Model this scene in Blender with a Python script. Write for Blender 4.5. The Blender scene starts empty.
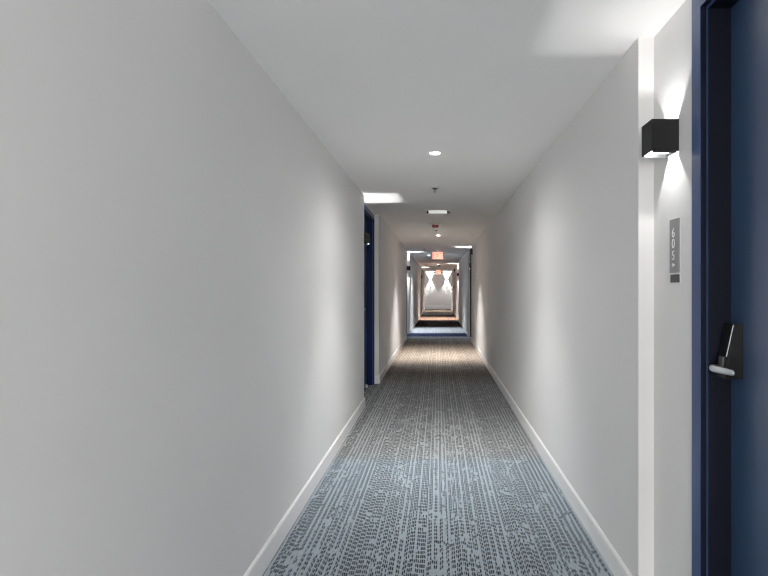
import bpy, bmesh, math
from mathutils import Vector, Matrix

S = bpy.context.scene
COL = S.collection
R = math.radians

# ------------------------------------------------------------------ measures (metres)
W = 0.859          # half width of corridor
A = 0.925          # half width in the door bays
H = 2.46           # ceiling height
Y0, Y1 = -4.2, 33.6
OUT = 1.16         # back of the walls
HEAD = 2.369       # underside of door head
# door bays: (side, y of the jog beside the sconce, direction from sconce to door)
BAYS = [(1, 2.194, -1), (-1, 5.95, 1), (1, 13.2, 1), (-1, 15.43, -1), (1, 22.53, -1), (-1, 26.32, 1)]
BAY_LEN = 1.475
F0, F1, F2, F3 = 0.347, 0.406, 1.376, 1.435      # frame outer / inner edges along the bay


LENS_E = 14.0
WORLD = 11.0  # brightness of the unseen sky behind the added fill opening


# ------------------------------------------------------------------ materials
def lin(c):
    c = c / 255.0
    return c / 12.92 if c <= 0.04045 else ((c + 0.055) / 1.055) ** 2.4


def rgb(r, g, b):
    return (lin(r), lin(g), lin(b), 1.0)


class NT:
    def __init__(self, name):
        self.m = bpy.data.materials.new(name)
        self.m.use_nodes = True
        self.t = self.m.node_tree
        self.b = self.t.nodes['Principled BSDF']

    def n(self, kind, **kw):
        o = self.t.nodes.new(kind)
        for k, v in kw.items():
            setattr(o, k, v)
        return o

    def l(self, a, b):
        self.t.links.new(a, b)

    def math(self, op, a, b=None, c=None):
        o = self.n('ShaderNodeMath', operation=op)
        for i, v in enumerate((a, b, c)):
            if v is None:
                continue
            if isinstance(v, (int, float)):
                o.inputs[i].default_value = v
            else:
                self.l(v, o.inputs[i])
        return o.outputs[0]


def plain(name, col, rough=0.5, metal=0.0, noise=0.0, scale=40.0, bump=0.0, spec=0.5):
    k = NT(name)
    k.b.inputs['Roughness'].default_value = rough
    k.b.inputs['Metallic'].default_value = metal
    k.b.inputs['Specular IOR Level'].default_value = spec
    k.b.inputs['Base Color'].default_value = col
    geo = k.n('ShaderNodeNewGeometry')
    nz = k.n('ShaderNodeTexNoise')
    nz.inputs['Scale'].default_value = scale
    nz.inputs['Detail'].default_value = 3
    k.l(geo.outputs['Position'], nz.inputs['Vector'])
    if noise:
        mx = k.n('ShaderNodeMix', data_type='RGBA')
        mx.inputs['A'].default_value = col
        mx.inputs['B'].default_value = tuple(c * (1 - noise) for c in col[:3]) + (1,)
        k.l(nz.outputs[0], mx.inputs['Factor'])
        k.l(mx.outputs['Result'], k.b.inputs['Base Color'])
    if bump:
        bp = k.n('ShaderNodeBump')
        bp.inputs['Strength'].default_value = bump
        bp.inputs['Distance'].default_value = 0.002
        k.l(nz.outputs[0], bp.inputs['Height'])
        k.l(bp.outputs[0], k.b.inputs['Normal'])
    return k.m


def glow(name, col, strength, base=(0.8, 0.8, 0.8, 1)):
    k = NT(name)
    k.b.inputs['Base Color'].default_value = base
    k.b.inputs['Emission Color'].default_value = col
    k.b.inputs['Emission Strength'].default_value = strength
    return k.m


M_wall = plain('wall_paint', (0.815, 0.811, 0.808, 1), 0.75, noise=0.03, scale=3.0, bump=0.05, spec=0.25)
M_ceil = plain('ceiling_paint', (0.95, 0.94, 0.93, 1), 0.85, noise=0.02, scale=2.0, spec=0.2)
M_base = plain('baseboard_paint', (0.90, 0.90, 0.90, 1), 0.4, noise=0.02, scale=6)
M_navy = plain('navy_door_paint', (0.030, 0.068, 0.155, 1), 0.4, noise=0.12, scale=8, spec=0.6)
for _m in (M_navy,):
    _b = _m.node_tree.nodes['Principled BSDF']
    _b.inputs['Coat Weight'].default_value = 1.0
    _b.inputs['Coat Roughness'].default_value = 0.25
M_frame = plain('navy_frame_paint', (0.040, 0.080, 0.21, 1), 0.3, noise=0.1, scale=10, spec=0.8)
M_jamb_blue = plain('part_shaded_jamb_paint', (0.006, 0.022, 0.10, 1), 0.5, noise=0.1, scale=10, spec=0.25)  # second door: frame navy with less shade put into the colour
M_jamb = plain('shaded_jamb_paint', (0.005, 0.0075, 0.018, 1), 0.55, noise=0.1, scale=10, spec=0.25)  # frame navy with the shade of the jamb put into the colour
M_dark = plain('black_powder_coat', (0.022, 0.023, 0.024, 1), 0.55, noise=0.2, scale=120, spec=0.25)
M_white_ref = plain('white_reflector', (0.85, 0.85, 0.84, 1), 0.5)
M_lock = plain('black_lock_plastic', (0.006, 0.006, 0.007, 1), 0.3, noise=0.2, scale=60)
M_chrome = plain('satin_chrome', (0.68, 0.69, 0.71, 1), 0.3, metal=1.0, noise=0.05, scale=60)
M_plate = plain('brushed_grey_plate', (0.33, 0.33, 0.335, 1), 0.5, metal=0.0, noise=0.2, scale=90)
M_window = plain('dark_insert', (0.085, 0.085, 0.088, 1), 0.35, noise=0.2, scale=50)
M_num = plain('white_number', (0.85, 0.85, 0.85, 1), 0.5)
M_plastic = plain('white_plastic', (0.82, 0.82, 0.82, 1), 0.4, noise=0.02)
M_red = plain('red_plastic', (0.30, 0.012, 0.02, 1), 0.35, noise=0.1)
M_slot = plain('black_metal', (0.02, 0.02, 0.02, 1), 0.6, noise=0.2)  # plain black of lamp heads and speaker cabinets
M_grey = plain('grey_metal', (0.16, 0.16, 0.16, 1), 0.4, metal=0.6, noise=0.2)
M_lens = glow('downlight_lens', (1, 0.98, 0.95, 1), LENS_E)
M_led = glow('led_board', (1, 0.97, 0.93, 1), 12.0)
M_bar_glow = glow('added_housing_glow', (1, 0.98, 0.96, 1), 0.35)  # glow added so the fixture housing stands out from the ceiling
M_exit_face = glow('exit_face', (1.0, 0.36, 0.25, 1), 1.5)
M_exit_red = glow('exit_letters', (1.0, 0.10, 0.05, 1), 1.6, (0.6, 0.05, 0.03, 1))


def carpet_material():
    k = NT('woven_carpet')
    k.b.inputs['Roughness'].default_value = 0.95
    k.b.inputs['Specular IOR Level'].default_value = 0.1
    geo = k.n('ShaderNodeNewGeometry')
    sp = k.n('ShaderNodeSeparateXYZ')
    # slight wander of the threads
    wn = k.n('ShaderNodeTexNoise')
    wn.inputs['Scale'].default_value = 9.0
    k.l(geo.outputs['Position'], wn.inputs['Vector'])
    k.l(geo.outputs['Position'], sp.inputs[0])
    x0, y0 = sp.outputs['X'], sp.outputs['Y']
    x = k.math('ADD', x0, k.math('MULTIPLY', wn.outputs[0], 0.007))
    y = k.math('ADD', y0, k.math('MULTIPLY', wn.outputs[0], 0.02))
    PW, LW, RO = 0.031, 0.08, 0.043          # warp repeat, share of it that is the light warp, weft repeat
    sg = k.math('DIVIDE', x, PW)
    g = k.math('FLOOR', sg)
    fg = k.math('FRACT', sg)
    st = k.math('MULTIPLY', k.math('ADD', fg, -LW), 3.0 / (1.0 - LW))
    c = k.math('ADD', k.math('MULTIPLY', g, 3.0), k.math('FLOOR', st))
    fx = k.math('FRACT', st)

    def rnd(a, b):
        cx = k.n('ShaderNodeCombineXYZ')
        k.l(a, cx.inputs[0])
        if isinstance(b, (int, float)):
            cx.inputs[1].default_value = b
        else:
            k.l(b, cx.inputs[1])
        w = k.n('ShaderNodeTexWhiteNoise', noise_dimensions='2D')
        k.l(cx.outputs[0], w.inputs['Vector'])
        return w.outputs['Value']
    sy = k.math('ADD', k.math('DIVIDE', y, RO), k.math('ADD', k.math('MULTIPLY', rnd(g, 3.3), 2.0), k.math('MULTIPLY', rnd(c, 5.1), 0.55)))
    r = k.math('FLOOR', sy)
    fy = k.math('FRACT', sy)
    rc = rnd(c, r)
    rg = rnd(g, r)
    line = k.math('MAXIMUM', k.math('GREATER_THAN', fg, k.math('ADD', 0.06, k.math('MULTIPLY', rnd(g, 9.1), 0.46))), k.math('GREATER_THAN', rnd(g, r), 0.95))   # light warp thread, now and then crossed
    pn = k.n('ShaderNodeTexNoise')
    pn.inputs['Scale'].default_value = 5.0
    pn.inputs['Detail'].default_value = 2.0
    k.l(geo.outputs['Position'], pn.inputs['Vector'])
    th = k.math('ADD', k.math('MULTIPLY', pn.outputs[0], 1.0), -0.29)
    mixr = k.math('ADD', k.math('MULTIPLY', rc, 0.62), k.math('MULTIPLY', rg, 0.38))
    on = k.math('GREATER_THAN', mixr, th)
    inx = k.math('MULTIPLY', k.math('GREATER_THAN', fx, 0.16), k.math('LESS_THAN', fx, 0.88))
    iny = k.math('MULTIPLY', k.math('GREATER_THAN', fy, 0.12), k.math('LESS_THAN', fy, 0.84))
    d = k.math('MULTIPLY', k.math('MULTIPLY', on, line), k.math('MULTIPLY', inx, iny))
    d = k.math('MULTIPLY', d, k.math('ADD', 0.8, k.math('MULTIPLY', rnd(r, c), 0.2)))
    fine = rnd(k.math('FLOOR', k.math('DIVIDE', x, 0.004)), k.math('FLOOR', k.math('DIVIDE', y, 0.006)))
    d = k.math('ADD', d, k.math('MULTIPLY', k.math('ADD', fine, -0.42), 0.42))
    d.node.use_clamp = True

    zones = ZONES

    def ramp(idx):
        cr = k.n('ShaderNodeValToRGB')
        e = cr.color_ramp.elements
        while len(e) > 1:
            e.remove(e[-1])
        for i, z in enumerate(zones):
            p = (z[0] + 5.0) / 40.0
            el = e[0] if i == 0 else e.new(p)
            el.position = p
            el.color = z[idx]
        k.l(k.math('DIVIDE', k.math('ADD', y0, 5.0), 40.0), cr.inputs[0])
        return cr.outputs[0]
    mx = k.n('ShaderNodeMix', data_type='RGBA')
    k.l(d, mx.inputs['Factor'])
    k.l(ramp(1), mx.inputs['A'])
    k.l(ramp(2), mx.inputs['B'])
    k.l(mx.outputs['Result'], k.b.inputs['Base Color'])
    bp = k.n('ShaderNodeBump')
    bp.inputs['Strength'].default_value = 0.15
    bp.inputs['Distance'].default_value = 0.003
    k.l(k.math('SUBTRACT', 1.0, d), bp.inputs['Height'])
    k.l(bp.outputs[0], k.b.inputs['Normal'])
    return k.m


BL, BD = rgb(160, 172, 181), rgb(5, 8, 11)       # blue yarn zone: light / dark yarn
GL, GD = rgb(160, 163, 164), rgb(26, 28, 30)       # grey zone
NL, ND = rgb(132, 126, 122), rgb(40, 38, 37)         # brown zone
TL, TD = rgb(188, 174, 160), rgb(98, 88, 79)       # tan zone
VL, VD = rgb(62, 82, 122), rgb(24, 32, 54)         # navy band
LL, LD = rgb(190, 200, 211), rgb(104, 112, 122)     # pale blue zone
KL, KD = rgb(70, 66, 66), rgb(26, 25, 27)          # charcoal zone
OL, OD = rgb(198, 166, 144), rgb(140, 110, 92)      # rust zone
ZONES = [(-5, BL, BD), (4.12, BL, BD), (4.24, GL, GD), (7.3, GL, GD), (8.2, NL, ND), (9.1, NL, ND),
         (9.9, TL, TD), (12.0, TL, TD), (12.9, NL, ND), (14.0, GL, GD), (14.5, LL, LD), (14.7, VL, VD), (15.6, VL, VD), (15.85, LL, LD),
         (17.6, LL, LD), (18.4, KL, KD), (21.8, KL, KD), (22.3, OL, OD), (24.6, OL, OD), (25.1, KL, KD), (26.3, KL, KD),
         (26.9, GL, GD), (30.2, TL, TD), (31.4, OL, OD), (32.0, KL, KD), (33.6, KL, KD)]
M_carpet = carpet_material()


# ------------------------------------------------------------------ mesh helpers
def bx(bm, x0, x1, y0, y1, z0, z1):
    v = [bm.verts.new(p) for p in ((x0, y0, z0), (x1, y0, z0), (x1, y1, z0), (x0, y1, z0),
                                   (x0, y0, z1), (x1, y0, z1), (x1, y1, z1), (x0, y1, z1))]
    for f in ((0, 3, 2, 1), (4, 5, 6, 7), (0, 1, 5, 4), (1, 2, 6, 5), (2, 3, 7, 6), (3, 0, 4, 7)):
        bm.faces.new([v[i] for i in f])
    return v


def prism(bm, pts, ext):
    """closed 3D polygon pushed along a vector"""
    a = [bm.verts.new(p) for p in pts]
    b = [bm.verts.new(Vector(p) + Vector(ext)) for p in pts]
    bm.faces.new(a)
    bm.faces.new(b[::-1])
    n = len(a)
    for i in range(n):
        bm.faces.new([a[i], b[i], b[(i + 1) % n], a[(i + 1) % n]])


def lathe(bm, prof, seg=32):
    """profile [(radius, z)] turned about z"""
    rings = []
    for r, z in prof:
        if r < 1e-6:
            rings.append([bm.verts.new((0, 0, z))])
        else:
            rings.append([bm.verts.new((r * math.cos(2 * math.pi * i / seg), r * math.sin(2 * math.pi * i / seg), z)) for i in range(seg)])
    for a, b in zip(rings, rings[1:]):
        for i in range(seg):
            j = (i + 1) % seg
            q = []
            for v in (a[i % len(a)], a[j % len(a)], b[j % len(b)], b[i % len(b)]):
                if v not in q:
                    q.append(v)
            if len(q) > 2:
                bm.faces.new(q)


def obj(name, bm, mat, parent=None, bevel=0.0, smooth=False, seg=2, loc=None):
    bmesh.ops.recalc_face_normals(bm, faces=bm.faces)
    if bevel:
        bmesh.ops.bevel(bm, geom=list(bm.edges), offset=bevel, segments=seg, affect='EDGES', profile=0.7, clamp_overlap=True)
    me = bpy.data.meshes.new(name)
    bm.to_mesh(me)
    bm.free()
    if smooth:
        for p in me.polygons:
            p.use_smooth = True
    me.materials.append(mat)
    o = bpy.data.objects.new(name, me)
    COL.objects.link(o)
    if parent:
        o.parent = parent
    if loc:
        o.location = loc
    return o


def tag(o, label, cat, group=None, kind=None):
    o['label'] = label
    o['category'] = cat
    if group:
        o['group'] = group
    if kind:
        o['kind'] = kind
    return o


def thing(name, loc, label, cat, group=None, kind=None, rz=0.0):
    o = bpy.data.objects.new(name, None)
    o.empty_display_size = 0.05
    COL.objects.link(o)
    o.location = loc
    o.rotation_euler = (0, 0, rz)
    return tag(o, label, cat, group, kind)


def dup(root, loc, rz, label, group=None):
    r = root.copy()
    COL.objects.link(r)
    r.location = loc
    r.rotation_euler = (0, 0, rz)
    r['label'] = label
    if group:
        r['group'] = group
    for ch in list(root.children):
        c = ch.copy()
        COL.objects.link(c)
        c.parent = r
        for gch in list(ch.children):
            d = gch.copy()
            COL.objects.link(d)
            d.parent = c
    return r


# ------------------------------------------------------------------ the room
bm = bmesh.new()
bx(bm, -OUT, OUT, Y0, Y1, -0.1, 0.0)
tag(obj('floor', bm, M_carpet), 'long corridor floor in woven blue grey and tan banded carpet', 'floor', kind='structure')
bm = bmesh.new()
bx(bm, -OUT, OUT, Y0, Y1, H, H + 0.1)
tag(obj('ceiling', bm, M_ceil), 'smooth white corridor ceiling', 'ceiling', kind='structure')


def bay_span(b):
    s, yj, d = b
    return (yj, yj + BAY_LEN) if d > 0 else (yj - BAY_LEN, yj)


def wall(side, name, label):
    bm = bmesh.new()

    def seg(xi, y0, y1, z0=0.0, z1=H):
        bx(bm, *(sorted((side * xi, side * OUT))), y0, y1, z0, z1)
    y = Y0
    for b in sorted([b for b in BAYS if b[0] == side], key=lambda q: q[1]):
        s, yj, d = b
        a0, a1 = bay_span(b)
        seg(W, y, a0)
        u = sorted((yj + d * (F0 + 0.02), yj + d * (F3 - 0.02)))
        seg(A, a0, u[0])
        seg(A, u[1], a1)
        seg(A, u[0], u[1], HEAD + 0.035, H)
        y = a1
    seg(W, y, Y1)
    return tag(obj(name, bm, M_wall), label, 'wall', kind='structure')


wall(-1, 'wall_left', 'left grey corridor wall with recessed door bays')
wall(1, 'wall_right', 'right grey corridor wall with recessed door bays')
bm = bmesh.new()
bx(bm, -OUT, OUT, Y1, Y1 + 0.12, -0.1, H + 0.1)
tag(obj('wall_end', bm, M_wall), 'white wall closing the far end of the corridor', 'wall', kind='structure')
bm = bmesh.new()
for q in ((-OUT, -0.75, -0.1, H + 0.1), (0.75, OUT, -0.1, H + 0.1), (-0.75, 0.75, -0.1, 0.45), (-0.75, 0.75, 2.25, H + 0.1)):  # opening added behind the viewer to let in soft fill light
    bx(bm, q[0], q[1], Y0 - 0.12, Y0, q[2], q[3])
tag(obj('wall_back', bm, M_wall), 'wall behind the viewer with an unseen opening added for fill light', 'wall', kind='structure')

bm = bmesh.new()
for q in ((-0.75, -0.69, 0.45, 2.25), (0.69, 0.75, 0.45, 2.25), (-0.69, 0.69, 0.45, 0.51), (-0.69, 0.69, 2.19, 2.25)):  # frame around the added fill opening, out of view
    bx(bm, q[0], q[1], Y0 - 0.09, Y0 - 0.03, q[2], q[3])
tag(obj('fill_window_1', bm, M_base), 'white frame of the unseen opening added behind the viewer for fill light', 'window', kind='structure')

# baseboards: a profile swept along the plan of each wall, broken at the door frames
PROF = [(0.0, 0.0), (0.012, 0.0), (0.012, 0.103), (0.0105, 0.1075), (0.004, 0.116), (0.0, 0.117)]


def sweep(bm, pts, left):
    n = len(pts)
    dirs = [(Vector(pts[i + 1]) - Vector(pts[i])).normalized() for i in range(n - 1)]
    nor = [Vector((-d.y, d.x)) if left else Vector((d.y, -d.x)) for d in dirs]
    rows = []
    for i, p in enumerate(pts):
        if i == 0:
            m = nor[0]
        elif i == n - 1:
            m = nor[-1]
        else:
            m = nor[i - 1] + nor[i]
        rows.append([bm.verts.new((p[0] + m.x * t, p[1] + m.y * t, z)) for t, z in PROF])
    for a, b in zip(rows, rows[1:]):
        for j in range(len(PROF) - 1):
            bm.faces.new([a[j], a[j + 1], b[j + 1], b[j]])
    bm.faces.new(rows[0])
    bm.faces.new(rows[-1][::-1])


def baseboard(side, name, label):
    bm = bmesh.new()
    cur = [(side * W, Y0)]
    for b in sorted([b for b in BAYS if b[0] == side], key=lambda q: q[1]):
        s, yj, d = b
        a0, a1 = bay_span(b)
        f = sorted((yj + d * F0, yj + d * F3))
        cur += [(side * W, a0), (side * A, a0), (side * A, f[0])]
        if f[0] - a0 < 0.06:
            cur = cur[:-1]
        else:
            pass
        sweep(bm, cur, side > 0)
        cur = [(side * A, f[1]), (side * A, a1), (side * W, a1)]
        if a1 - f[1] < 0.06:
            cur = cur[1:]
    cur.append((side * W, Y1))
    sweep(bm, cur, side > 0)
    return tag(obj(name, bm, M_base), label, 'baseboard', kind='structure')


baseboard(-1, 'baseboard_left', 'white baseboard along the left wall')
baseboard(1, 'baseboard_right', 'white baseboard along the right wall')
bm = bmesh.new()
for p in ([(W - 0.014, Y1), (-W + 0.014, Y1)],):
    sweep(bm, p, True)
for v in bm.verts:
    if v.co.z > 0.05:
        v.co.z += 0.10
tag(obj('baseboard_end', bm, M_base), 'white baseboard at the foot of the far end wall', 'baseboard', kind='structure')


# ------------------------------------------------------------------ doors
def door(idx, bay, label, locks=True):
    s, yj, d = bay
    base = Vector((s * A, yj + d * (F0 + F3) / 2, 0))
    root = thing('door_%d' % idx, base, label, 'door', kind='structure')

    def P(u, v, z):          # u along the bay from the sconce jog, v out of the wall into the corridor
        return (s * (A - v) - base.x, yj + d * u - base.y, z)

    def ub(bm, u0, u1, v0, v1, z0, z1):
        a, b = P(u0, v0, z0), P(u1, v1, z1)
        x, y = sorted((a[0], b[0])), sorted((a[1], b[1]))
        bx(bm, x[0], x[1], y[0], y[1], z0, z1)
    FP, RB, ST = 0.010, -0.011, -0.091
    SW = 0.013
    bm = bmesh.new()
    # pressed frame on two jambs and a head: outer face and stop strip in one part, rabbet and stop soffit, darkened for their shade, in another
    FW = F1 - F0

    def run(bm, prof):
        rows = []
        for (uo, du, zo, dz) in ((F0, 1, 0.0, 0), (F0, 1, HEAD + FW, -1), (F3, -1, HEAD + FW, -1), (F3, -1, 0.0, 0)):
            rows.append([bm.verts.new(P(uo + du * t, v, zo + dz * t)) for t, v in prof])
        n = len(prof)
        for a, b in zip(rows, rows[1:]):
            for j in range(n):
                bm.faces.new([a[j], a[(j + 1) % n], b[(j + 1) % n], b[j]])
        bm.faces.new(rows[0])
        bm.faces.new(rows[-1][::-1])
    run(bm, [(0.0, FP), (FW, FP), (FW, FP - 0.003), (0.021, FP - 0.003), (0.021, 0.0005), (0.0, 0.0005)])
    obj('door_frame', bm, M_frame, root)
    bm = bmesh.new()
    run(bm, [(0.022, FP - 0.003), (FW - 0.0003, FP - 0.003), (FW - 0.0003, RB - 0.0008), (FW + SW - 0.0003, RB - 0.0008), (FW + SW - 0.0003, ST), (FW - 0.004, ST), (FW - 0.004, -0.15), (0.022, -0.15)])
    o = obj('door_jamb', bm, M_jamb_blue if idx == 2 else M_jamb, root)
    o['label'] = 'dark blue inside of the door frame, part of its shade in the colour' if idx == 2 else 'inside of the door frame, its shade painted near black'
    bm = bmesh.new()
    run(bm, [(FW - 0.0002, RB - 0.0008), (FW - 0.0002, RB), (FW + SW, RB), (FW + SW, RB - 0.0008)])
    obj('stop_strip', bm, M_frame, root)
    bm = bmesh.new()
    ub(bm, F1 + 0.003, F2 - 0.003, ST - 0.046, ST - 0.0005, 0.008, HEAD - 0.004)
    obj('door_leaf', bm, M_navy, root, bevel=0.001, seg=1)
    bm = bmesh.new()
    ub(bm, F1 - 0.003, F2 + 0.003, -0.15, -0.06, 0.0, 0.006)
    obj('threshold', bm, M_dark, root)
    if not locks:
        return root
    # wedge shaped lock body, thicker at the foot
    u0, u1 = F1 + 0.022, F1 + 0.084
    zt, zb = 1.264, 1.082
    bm = bmesh.new()
    prism(bm, [P(u0, ST, zb), P(u0, ST + 0.060, zb), P(u0, ST + 0.057, zb + 0.02), P(u0, ST + 0.029, zt), P(u0, ST, zt)],
          Vector(P(u1, 0, 0)) - Vector(P(u0, 0, 0)))
    body = obj('door_lock', bm, M_lock, root, bevel=0.002)
    bm = bmesh.new()
    e0, e1 = P(u1 - 0.001, ST + 0.0305, zt - 0.001), P(u1 - 0.001, ST + 0.0540, zb + 0.075)
    e0, e1 = Vector(e0), Vector(e1)
    wv = Vector((-s * 0.0022, 0, 0))
    prism(bm, [e0, e0 + wv, e1 + wv, e1], (0, -d * 0.003, 0))
    o = obj('trim_strip', bm, M_plastic, body)  # white plastic stands in for the shine on the chrome edge
    o['label'] = 'chrome edge strip of the lock, its bright shine painted white'
    # hub and lever
    zc = 1.116
    bm = bmesh.new()
    ub(bm, u0 + 0.010, u0 + 0.038, ST + 0.03, ST + 0.056, zc - 0.012, zc + 0.038)
    o = obj('lever_hub', bm, M_grey, body, bevel=0.004)
    bm = bmesh.new()
    uc = u0 + 0.024
    path = [(uc, ST + 0.045, 0.010, 0.010), (uc, ST + 0.066, 0.010, 0.010), (uc + 0.002, ST + 0.080, 0.0105, 0.0110), (uc + 0.010, ST + 0.089, 0.009, 0.0118),
            (uc + 0.028, ST + 0.092, 0.0075, 0.0122), (uc + 0.06, ST + 0.090, 0.0062, 0.0115), (uc + 0.09, ST + 0.086, 0.0055, 0.0105),
            (uc + 0.118, ST + 0.081, 0.0045, 0.0090), (uc + 0.124, ST + 0.080, 0.002, 0.005)]
    rings = []
    N = 16
    for i, (u, v, a, h) in enumerate(path):
        p0, p1 = path[max(i - 1, 0)], path[min(i + 1, len(path) - 1)]
        t = Vector((p1[0] - p0[0], p1[1] - p0[1])).normalized()
        nn = Vector((-t.y, t.x))
        ring = []
        for q in range(N):
            w = 2 * math.pi * q / N
            ring.append(bm.verts.new(P(u + nn.x * a * math.cos(w), v + nn.y * a * math.cos(w), zc + h * math.sin(w))))
        rings.append(ring)
    for a, b in zip(rings, rings[1:]):
        for q in range(N):
            bm.faces.new([a[q], a[(q + 1) % N], b[(q + 1) % N], b[q]])
    bm.faces.new(rings[0])
    bm.faces.new(rings[-1][::-1])
    o = obj('lever', bm, M_chrome, body, smooth=True)
    o['label'] = 'satin chrome door lever'
    return root


DOOR_LABELS = ['navy blue door filling the right edge of the picture with black lock and chrome lever',
               'dark navy door in the first recess of the left wall past the long blank stretch',
               'dark door in the second recess of the right wall',
               'navy door in the second recess of the left wall',
               'navy door in the third recess of the right wall',
               'small dark door in the farthest recess of the left wall']
for i, b in enumerate(BAYS):
    door(i + 1, b, DOOR_LABELS[i])

# ------------------------------------------------------------------ wall sconces
# built facing +y of their own frame: wall plane y = 0, box runs to y = 0.10


def make_sconce(label, group):
    root = thing('wall_sconce', (0, 0, 0), label, 'wall lamp', group)
    hw, hh, dp, t = 0.050, 0.0605, 0.104, 0.003
    bm = bmesh.new()
    bx(bm, -hw, hw, 0, t, -hh, hh)
    bx(bm, -hw, hw, dp - t, dp, -hh, hh)
    bx(bm, -hw, -hw + t, t, dp - t, -hh, hh)
    bx(bm, hw - t, hw, t, dp - t, -hh, hh)
    obj('housing', bm, M_dark, root, bevel=0.0006, seg=1)
    i = hw - t - 0.0002
    bm = bmesh.new()
    k = 0.0012
    bx(bm, -i, i, t + 0.0002, t + k, -hh + 0.011, hh - 0.011)
    bx(bm, -i, i, dp - t - k, dp - t - 0.0002, -hh + 0.011, hh - 0.011)
    bx(bm, -i, -i + k, t + k, dp - t - k, -hh + 0.011, hh - 0.011)
    bx(bm, i - k, i, t + k, dp - t - k, -hh + 0.011, hh - 0.011)
    o = obj('reflector', bm, M_white_ref, root)
    o['label'] = 'white inside lining of the box'
    bm = bmesh.new()
    bx(bm, -i + k, i - k, t + k, dp - t - k, -0.003, 0.003)
    obj('lamp_board', bm, M_white_ref, root)
    for sz in (1, -1):
        bm = bmesh.new()
        lathe(bm, [(0, 0.0), (0.008, 0.0), (0.007, 0.002), (0, 0.0025)], 16)
        for v in bm.verts:
            v.co = Vector((v.co.x, v.co.y + 0.055, sz * (0.003 + v.co.z)))
        obj('led_lamp', bm, M_led, root)
        for sx in (1, -1):
            bm = bmesh.new()
            x0, x1 = sx * (i - k - 0.001), sx * 0.0385
            z0, z1 = sz * 0.050, sz * (hh if sz > 0 else hh + 0.006)
            e = 0.0012
            prism(bm, [(x0, 0.006, z0), (x0 - sx * e, 0.006, z0), (x1 - sx * e, 0.006, z1), (x1, 0.006, z1)], (0, dp - 0.012, 0))
            obj('beam_flap', bm, M_dark if sz < 0 else M_white_ref, root)
    return root




def sconce_lights(root, watt, low=0.0068):
    for sz in (1, -1):
        li = bpy.data.lights.new('sconce_light', 'SPOT')
        li.spot_size = R(125)
        li.spot_blend = 0.1
        li.energy = watt
        li.shadow_soft_size = 0.006
        li.color = (1.0, 0.99, 0.975)
        lo = bpy.data.objects.new('sconce_light', li)
        COL.objects.link(lo)
        lo.parent = root
        lo.location = (0, 0.055, 0.0068 if sz > 0 else -low)
        lo.rotation_euler = (0 if sz < 0 else math.pi, 0, 0)


SC_W = [4.2, 17.0, 30.0, 34.0, 44.0, 44.0]
sconces = []
SC_LABELS = ['large black box wall lamp beside the navy door at the right edge',
             'black wall lamp peeking past the corner before the first left door',
             'thin black wall lamp at the near corner of the second recess on the right wall',
             'square black wall lamp on the left wall just left of the lit exit sign',
             'tiny black wall lamp with white strip below, third along the right wall',
             'tiny dark wall lamp farthest along the left wall before the end wall']
ZS = 1.975
GRP = 'black up and down wall lamps'
first = None
for (s, yj, d), lb in zip(BAYS, SC_LABELS):
    loc = (s * A, yj + d * 0.179, ZS)
    rz = R(90) if s > 0 else R(-90)
    if first is None:
        first = make_sconce(lb, GRP)
        first.location = loc
        first.rotation_euler = (0, 0, rz)
        sconces.append(first)
    else:
        sconces.append(dup(first, loc, rz, lb, GRP))
sconces.append(dup(first, (-0.49, Y1, ZS - 0.03), R(180), 'left one of the two wall lamps on the far end wall', GRP))
sconces.append(dup(first, (0.57, Y1, ZS - 0.03), R(180), 'right one of the two wall lamps on the far end wall', GRP))
for ch in list(sconces[1].children):        # this lamp has its lower flap towards the door swung out of the way
    if ch.name.startswith('beam_flap') and max(q.co.z for q in ch.data.vertices) < 0 and max(q.co.x for q in ch.data.vertices) < 0:
        bpy.data.objects.remove(ch)
for o, w in zip(sconces, SC_W + [150.0, 150.0]):
    sconce_lights(o, w, 0.018 if o is sconces[1] else 0.0068)


# ------------------------------------------------------------------ room number plates
def text_mesh(body, size, ext):
    cu = bpy.data.curves.new('t', 'FONT')
    cu.body = body
    cu.size = size
    cu.extrude = ext
    cu.align_x = 'CENTER'
    cu.align_y = 'CENTER'
    to = bpy.data.objects.new('t', cu)
    COL.objects.link(to)
    dg = bpy.context.evaluated_depsgraph_get()
    me = bpy.data.meshes.new_from_object(to.evaluated_get(dg))
    bpy.data.objects.remove(to)
    return me


def text_part(name, body, size, mat, parent, loc, rot, ext=0.0015, sx=1.0):
    me = text_mesh(body, size, ext)
    me.materials.clear()
    me.materials.append(mat)
    o = bpy.data.objects.new(name, me)
    COL.objects.link(o)
    o.parent = parent
    o.location = loc
    o.rotation_euler = rot
    o.scale = (sx, 1, 1)
    return o


# same frame as the sconces: wall plane y = 0, face looks along +y; viewer's right is -x
def make_plate(label, number, group=None):
    root = thing('room_number_sign', (0, 0, 0), label, 'sign', group)
    bm = bmesh.new()
    bx(bm, -0.041, 0.041, 0, 0.004, -0.126, 0.126)
    obj('backing', bm, M_plastic, root, bevel=0.0008, seg=1)
    bm = bmesh.new()
    bx(bm, -0.038, 0.038, 0.004, 0.009, -0.086, 0.123)
    obj('number_panel', bm, M_plate, root, bevel=0.0008, seg=1)
    bm = bmesh.new()
    bx(bm, -0.036, 0.036, 0.004, 0.0065, -0.1235, -0.0925)
    obj('name_slot', bm, M_window, root)
    if number:
        for ch, z in zip(number, (0.068, 0.026, -0.020)):
            text_part('digit', ch, 0.052, M_num, root, (0.004, 0.009, z), (R(90), 0, R(180)), 0.0016)
        bm = bmesh.new()
        for x, z in ((0.011, -0.052), (0.004, -0.052), (-0.004, -0.056), (0.011, -0.060), (0.004, -0.060)):
            r = bmesh.ops.create_icosphere(bm, subdivisions=2, radius=0.0032)
            bmesh.ops.translate(bm, verts=r['verts'], vec=(x, 0.009, z))
        obj('braille', bm, M_num, root, smooth=True)
    return root


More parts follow.
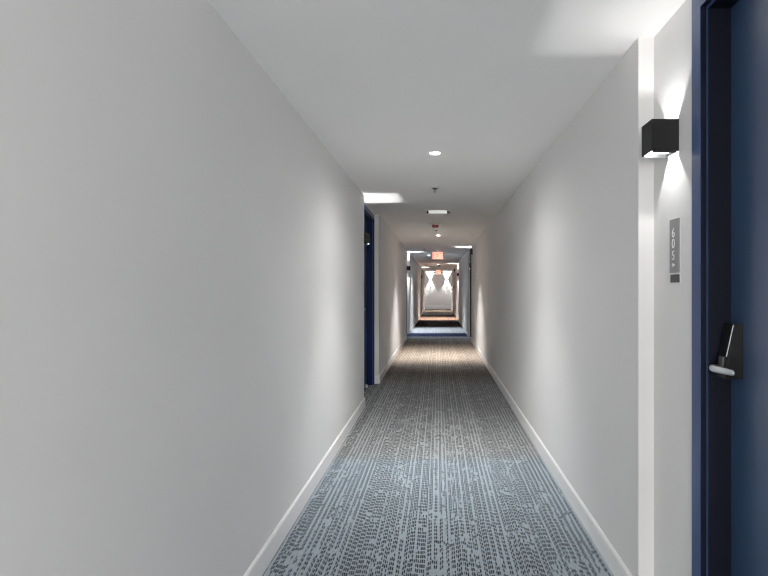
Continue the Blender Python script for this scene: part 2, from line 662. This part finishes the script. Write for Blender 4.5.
pl = make_plate('grey vertical room number sign 605 below the lamp beside the large navy door', '605')
pl.location = (A, 1.988, 1.531)
pl.rotation_euler = (0, 0, R(90))
pe = make_plate('left one of the two small grey room signs on the far end wall', None, 'end wall room signs')
pe.location = (-0.49, Y1, 1.52)
pe.rotation_euler = (0, 0, R(180))
dup(pe, (0.585, Y1, 1.52), R(180), 'right one of the two small grey room signs on the far end wall')


# ------------------------------------------------------------------ ceiling: downlights, sprinklers, alarms
def make_downlight(label):
    root = thing('ceiling_downlight', (0, 0, H), label, 'ceiling light', 'recessed ceiling downlights')
    bm = bmesh.new()
    lathe(bm, [(0.041, 0.0), (0.058, 0.0), (0.0575, -0.002), (0.054, -0.004), (0.043, -0.004), (0.041, -0.002), (0.041, 0.0)], 40)
    obj('trim_ring', bm, M_plastic, root, smooth=True)
    bm = bmesh.new()
    lathe(bm, [(0.0408, -0.0005), (0.0408, -0.003), (0.033, -0.0075), (0.018, -0.0098), (0, -0.0105)], 40)
    obj('lens', bm, M_lens, root, smooth=True)
    return root


def beam(root, watt, col, size=150):
    li = bpy.data.lights.new('downlight_beam', 'SPOT')
    li.spot_size = R(size)
    li.spot_blend = 1.0
    li.energy = watt
    li.shadow_soft_size = 0.035
    li.color = col
    lo = bpy.data.objects.new('downlight_beam', li)
    COL.objects.link(lo)
    lo.parent = root
    lo.location = (0, 0, -0.014)


COOL, WARM, WARM2 = (1.0, 0.985, 0.965), (1.0, 0.98, 0.955), (1.0, 0.96, 0.925)
NEUT = (1.0, 0.955, 0.905)
DL = [(-0.024, 4.07, 'round white downlight nearest on the ceiling, glowing alone above the blue carpet', COOL, ((36, 150), (30, 172), (172, 85))),
      (0.0, 10.45, 'small glowing downlight on the ceiling behind the red fire alarm', WARM, ((430, 88),)),
      (-0.30, 16.75, 'tiny glowing downlight on the ceiling just left of the lit exit sign', COOL, ((330, 88),)),
      (0.0, 23.1, 'downlight on the ceiling between the lit exit sign and the far exit sign', WARM2, ((390, 88),)),
      (0.0, 30.9, 'downlight on the ceiling before the far end wall', WARM2, ((260, 88),)),
      (0.0, -2.3, 'unseen downlight added on the ceiling behind the viewer for fill light', NEUT, ((540, 150),))]  # out of view, added for soft overall light
d0 = None
for x, y, lb, col, wt in DL:
    if d0 is None:
        d0 = make_downlight(lb)
        d0.location = (x, y, H)
        o = d0
        kids = list(d0.children)
    else:
        o = d0.copy()
        COL.objects.link(o)
        o.location = (x, y, H)
        o['label'] = lb
        for ch in kids:
            c = ch.copy()
            COL.objects.link(c)
            c.parent = o
    for wt_, size in wt:
        beam(o, wt_, col, size)


def make_sprinkler(label, loc, r=0.04):
    root = thing('fire_sprinkler', loc, label, 'sprinkler', 'ceiling sprinklers')
    bm = bmesh.new()
    lathe(bm, [(0, 0), (r * 1.12, 0), (r * 1.1, -0.003), (r * 0.86, -0.008), (r * 0.8, -0.008), (0, -0.008)], 28)
    obj('escutcheon', bm, M_plastic, root, smooth=True)
    bm = bmesh.new()
    lathe(bm, [(0, -0.008), (r * 0.74, -0.008), (r * 0.7, -0.013), (0.010, -0.015), (0.007, -0.03), (0, -0.03)], 24)
    obj('cup', bm, M_grey, root, smooth=True)
    bm = bmesh.new()
    bx(bm, -0.007, -0.005, -0.002, 0.002, -0.048, -0.03)
    bx(bm, 0.005, 0.007, -0.002, 0.002, -0.048, -0.03)
    lathe(bm, [(0, -0.047), (0.013, -0.048), (0.013, -0.05), (0, -0.051)], 16)
    obj('deflector', bm, M_grey, root)
    return root


sp = make_sprinkler('small grey sprinkler on the ceiling between the nearest downlight and the vent', (-0.036, 5.47, H))
dup(sp, (-0.03, 9.45, H), 0, 'tiny sprinkler on the ceiling between the red alarm and the second downlight')
s3 = dup(sp, (-0.37, 13.8, H), 0, 'tiny dark sprinkler on the ceiling up left of the lit exit sign')
s4 = dup(sp, (0.285, 16.6, H), 0, 'tiny dark sprinkler on the ceiling right of the lit exit sign')
for q in (s3, s4):
    q.scale = (0.6, 0.6, 0.6)

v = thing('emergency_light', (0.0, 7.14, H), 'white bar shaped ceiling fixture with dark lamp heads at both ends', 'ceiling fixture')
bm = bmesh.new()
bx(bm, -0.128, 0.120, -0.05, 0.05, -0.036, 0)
obj('housing', bm, M_bar_glow, v, bevel=0.004)
for x0, x1, m in ((-0.158, -0.134, M_slot), (0.124, 0.166, M_grey)):
    bm = bmesh.new()
    xm, r = (x0 + x1) / 2, (x1 - x0) / 2
    lathe(bm, [(0, 0), (r * 0.6, 0), (r, -0.008), (r, -0.028), (r * 0.8, -0.034), (0, -0.034)], 20)
    for q in bm.verts:
        q.co.x += xm
    obj('lamp_head', bm, m, v, smooth=True)


def make_alarm(label, loc):
    root = thing('fire_alarm', loc, label, 'fire alarm', 'red ceiling fire alarms')
    bm = bmesh.new()
    bx(bm, -0.082, 0.082, -0.06, 0.06, -0.014, 0)
    obj('base_plate', bm, M_plastic, root, bevel=0.003)
    bm = bmesh.new()
    prism(bm, [(-0.058, -0.05, -0.014), (0.058, -0.05, -0.014), (0.046, -0.05, -0.058), (-0.046, -0.05, -0.058)], (0, 0.10, 0))
    obj('horn_body', bm, M_red, root, bevel=0.004)
    bm = bmesh.new()
    lathe(bm, [(0, -0.056), (0.022, -0.056), (0.02, -0.066), (0.012, -0.072), (0, -0.074)], 20)
    obj('strobe_lens', bm, M_plastic, root, smooth=True)
    return root


al = make_alarm('red fire alarm on a white plate on the ceiling before the second downlight', (-0.045, 8.62, H))
dup(al, (0.06, 24.0, H), 0, 'tiny fire alarm on the ceiling between the two exit signs')


# ------------------------------------------------------------------ exit signs
def make_exit(label, loc, w, h, heads):
    root = thing('exit_sign', loc, label, 'exit sign', None)
    bm = bmesh.new()
    bx(bm, -0.05, 0.05, -0.02, 0.02, -0.06, 0)
    obj('canopy', bm, M_plastic, root, bevel=0.003)
    bm = bmesh.new()
    bx(bm, -w / 2, w / 2, -0.024, 0.024, -0.055 - h, -0.055)
    obj('housing', bm, M_plastic, root, bevel=0.004)
    bm = bmesh.new()
    bx(bm, -w / 2 + 0.012, w / 2 - 0.012, -0.027, -0.0235, -0.055 - h + 0.02, -0.055 - 0.008)
    obj('lit_face', bm, M_exit_face, root)
    text_part('lettering', 'EXIT', h * 0.78, M_exit_red, root, (0, -0.028, -0.055 - h / 2 + 0.006), (R(90), 0, 0), 0.0015, sx=w / 0.44)
    if heads:
        for sx in (-1, 1):
            bm = bmesh.new()
            lathe(bm, [(0, 0), (0.03, 0.0), (0.045, -0.03), (0.045, -0.055), (0, -0.05)], 20)
            for q in bm.verts:
                q.co = Vector((q.co.x + sx * (w / 2 + 0.046), q.co.z + 0.02, q.co.y - 0.055 - h * 0.45))
            obj('lamp_head', bm, M_slot, root, smooth=True)
    return root


make_exit('lit salmon red EXIT sign hanging from the ceiling, the nearer and larger one', (-0.008, 14.45, H), 0.31, 0.225, False)
make_exit('small red EXIT sign with dark lamp heads in front of the far end wall', (0.02, 29.6, H), 0.32, 0.25, True)

# ------------------------------------------------------------------ wall odds and ends
o = thing('wall_outlet', (-W, 8.17, 0.52), 'small white outlet plate low on the left wall after the dark door', 'outlet')
bm = bmesh.new()
bx(bm, 0, 0.006, -0.038, 0.038, -0.066, 0.066)
obj('cover_plate', bm, M_plastic, o, bevel=0.002)
for z in (0.022, -0.022):
    bm = bmesh.new()
    bx(bm, 0.006, 0.008, -0.016, 0.016, z - 0.014, z + 0.014)
    so = obj('socket', bm, M_plastic, o)


def make_horn(label, loc):
    root = thing('wall_speaker', loc, label, 'speaker', 'black wall speakers')
    bm = bmesh.new()
    prism(bm, [(0, -0.05, -0.075), (-0.055, -0.05, -0.05), (-0.055, -0.05, 0.065), (0, -0.05, 0.075)], (0, 0.10, 0))
    obj('cabinet', bm, M_slot, root, bevel=0.004)
    bm = bmesh.new()
    bx(bm, -0.058, -0.0545, -0.04, 0.04, -0.04, 0.055)
    obj('grille', bm, M_dark, root)
    return root


hn = make_horn('small black box high on the right wall beside the lit exit sign', (W, 12.75, 2.285))
dup(hn, (W, 25.9, 2.285), 0, 'tiny black box high on the right wall near the far end')


def make_pull(label, loc):
    root = thing('wall_call_point', loc, label, 'wall device', 'dark wall devices')
    bm = bmesh.new()
    bx(bm, -0.04, 0, -0.05, 0.05, -0.065, 0.065)
    obj('case', bm, M_window, root, bevel=0.004)
    bm = bmesh.new()
    bx(bm, -0.046, -0.04, -0.035, 0.035, -0.02, 0.03)
    obj('pull_bar', bm, M_grey, root)
    return root


pp = make_pull('tiny dark device on the right wall, the nearer of two before the end wall', (W, 27.6, 1.42))
dup(pp, (W, 31.2, 1.25), 0, 'tiny dark device on the right wall next to the end wall')

bm = bmesh.new()
prism(bm, [(-0.012, -0.04, 0), (-0.012, 0.04, 0), (-0.012, 0.04, 0.010), (-0.012, -0.03, 0.048), (-0.012, -0.04, 0.048)], (0.024, 0, 0))
tag(obj('door_stop', bm, M_plastic, bevel=0.003, loc=(-0.988, 7.1, 0.0065)), 'small white door stop at the foot of the first dark door on the left', 'door stop')

# ------------------------------------------------------------------ camera, world, view
cam = bpy.data.cameras.new('camera')
cam.sensor_width = 36.0
cam.lens = 24.0
cam.shift_x = -54.0 / 768.0
cam.clip_start = 0.02
co = bpy.data.objects.new('camera', cam)
COL.objects.link(co)
co.location = (0, 0, 1.386)
co.rotation_euler = (R(90), 0, 0)
S.camera = co

wd = bpy.data.worlds.new('world')
S.world = wd
wd.use_nodes = True
wd.node_tree.nodes['Background'].inputs[0].default_value = (1.0, 0.95, 0.90, 1)
wd.node_tree.nodes['Background'].inputs[1].default_value = WORLD
po = bpy.data.lights.new('fill_window_portal', 'AREA')  # guides sampling of the fill light through the added opening
po.shape = 'RECTANGLE'
po.size, po.size_y = 1.5, 1.8
po.cycles.is_portal = True
px = bpy.data.objects.new('fill_window_portal', po)
COL.objects.link(px)
px.location = (0, Y0 - 0.05, 1.35)
px.rotation_euler = (R(90), 0, 0)

S.view_settings.view_transform = 'Standard'
S.view_settings.look = 'None'
S.view_settings.gamma = 1.0
S.view_settings.use_curve_mapping = False
S.view_settings.exposure = 0.17
S.cycles.max_bounces = 14
S.cycles.diffuse_bounces = 10
S.cycles.filter_width = 1.1
S.cycles.sample_clamp_indirect = 6.0
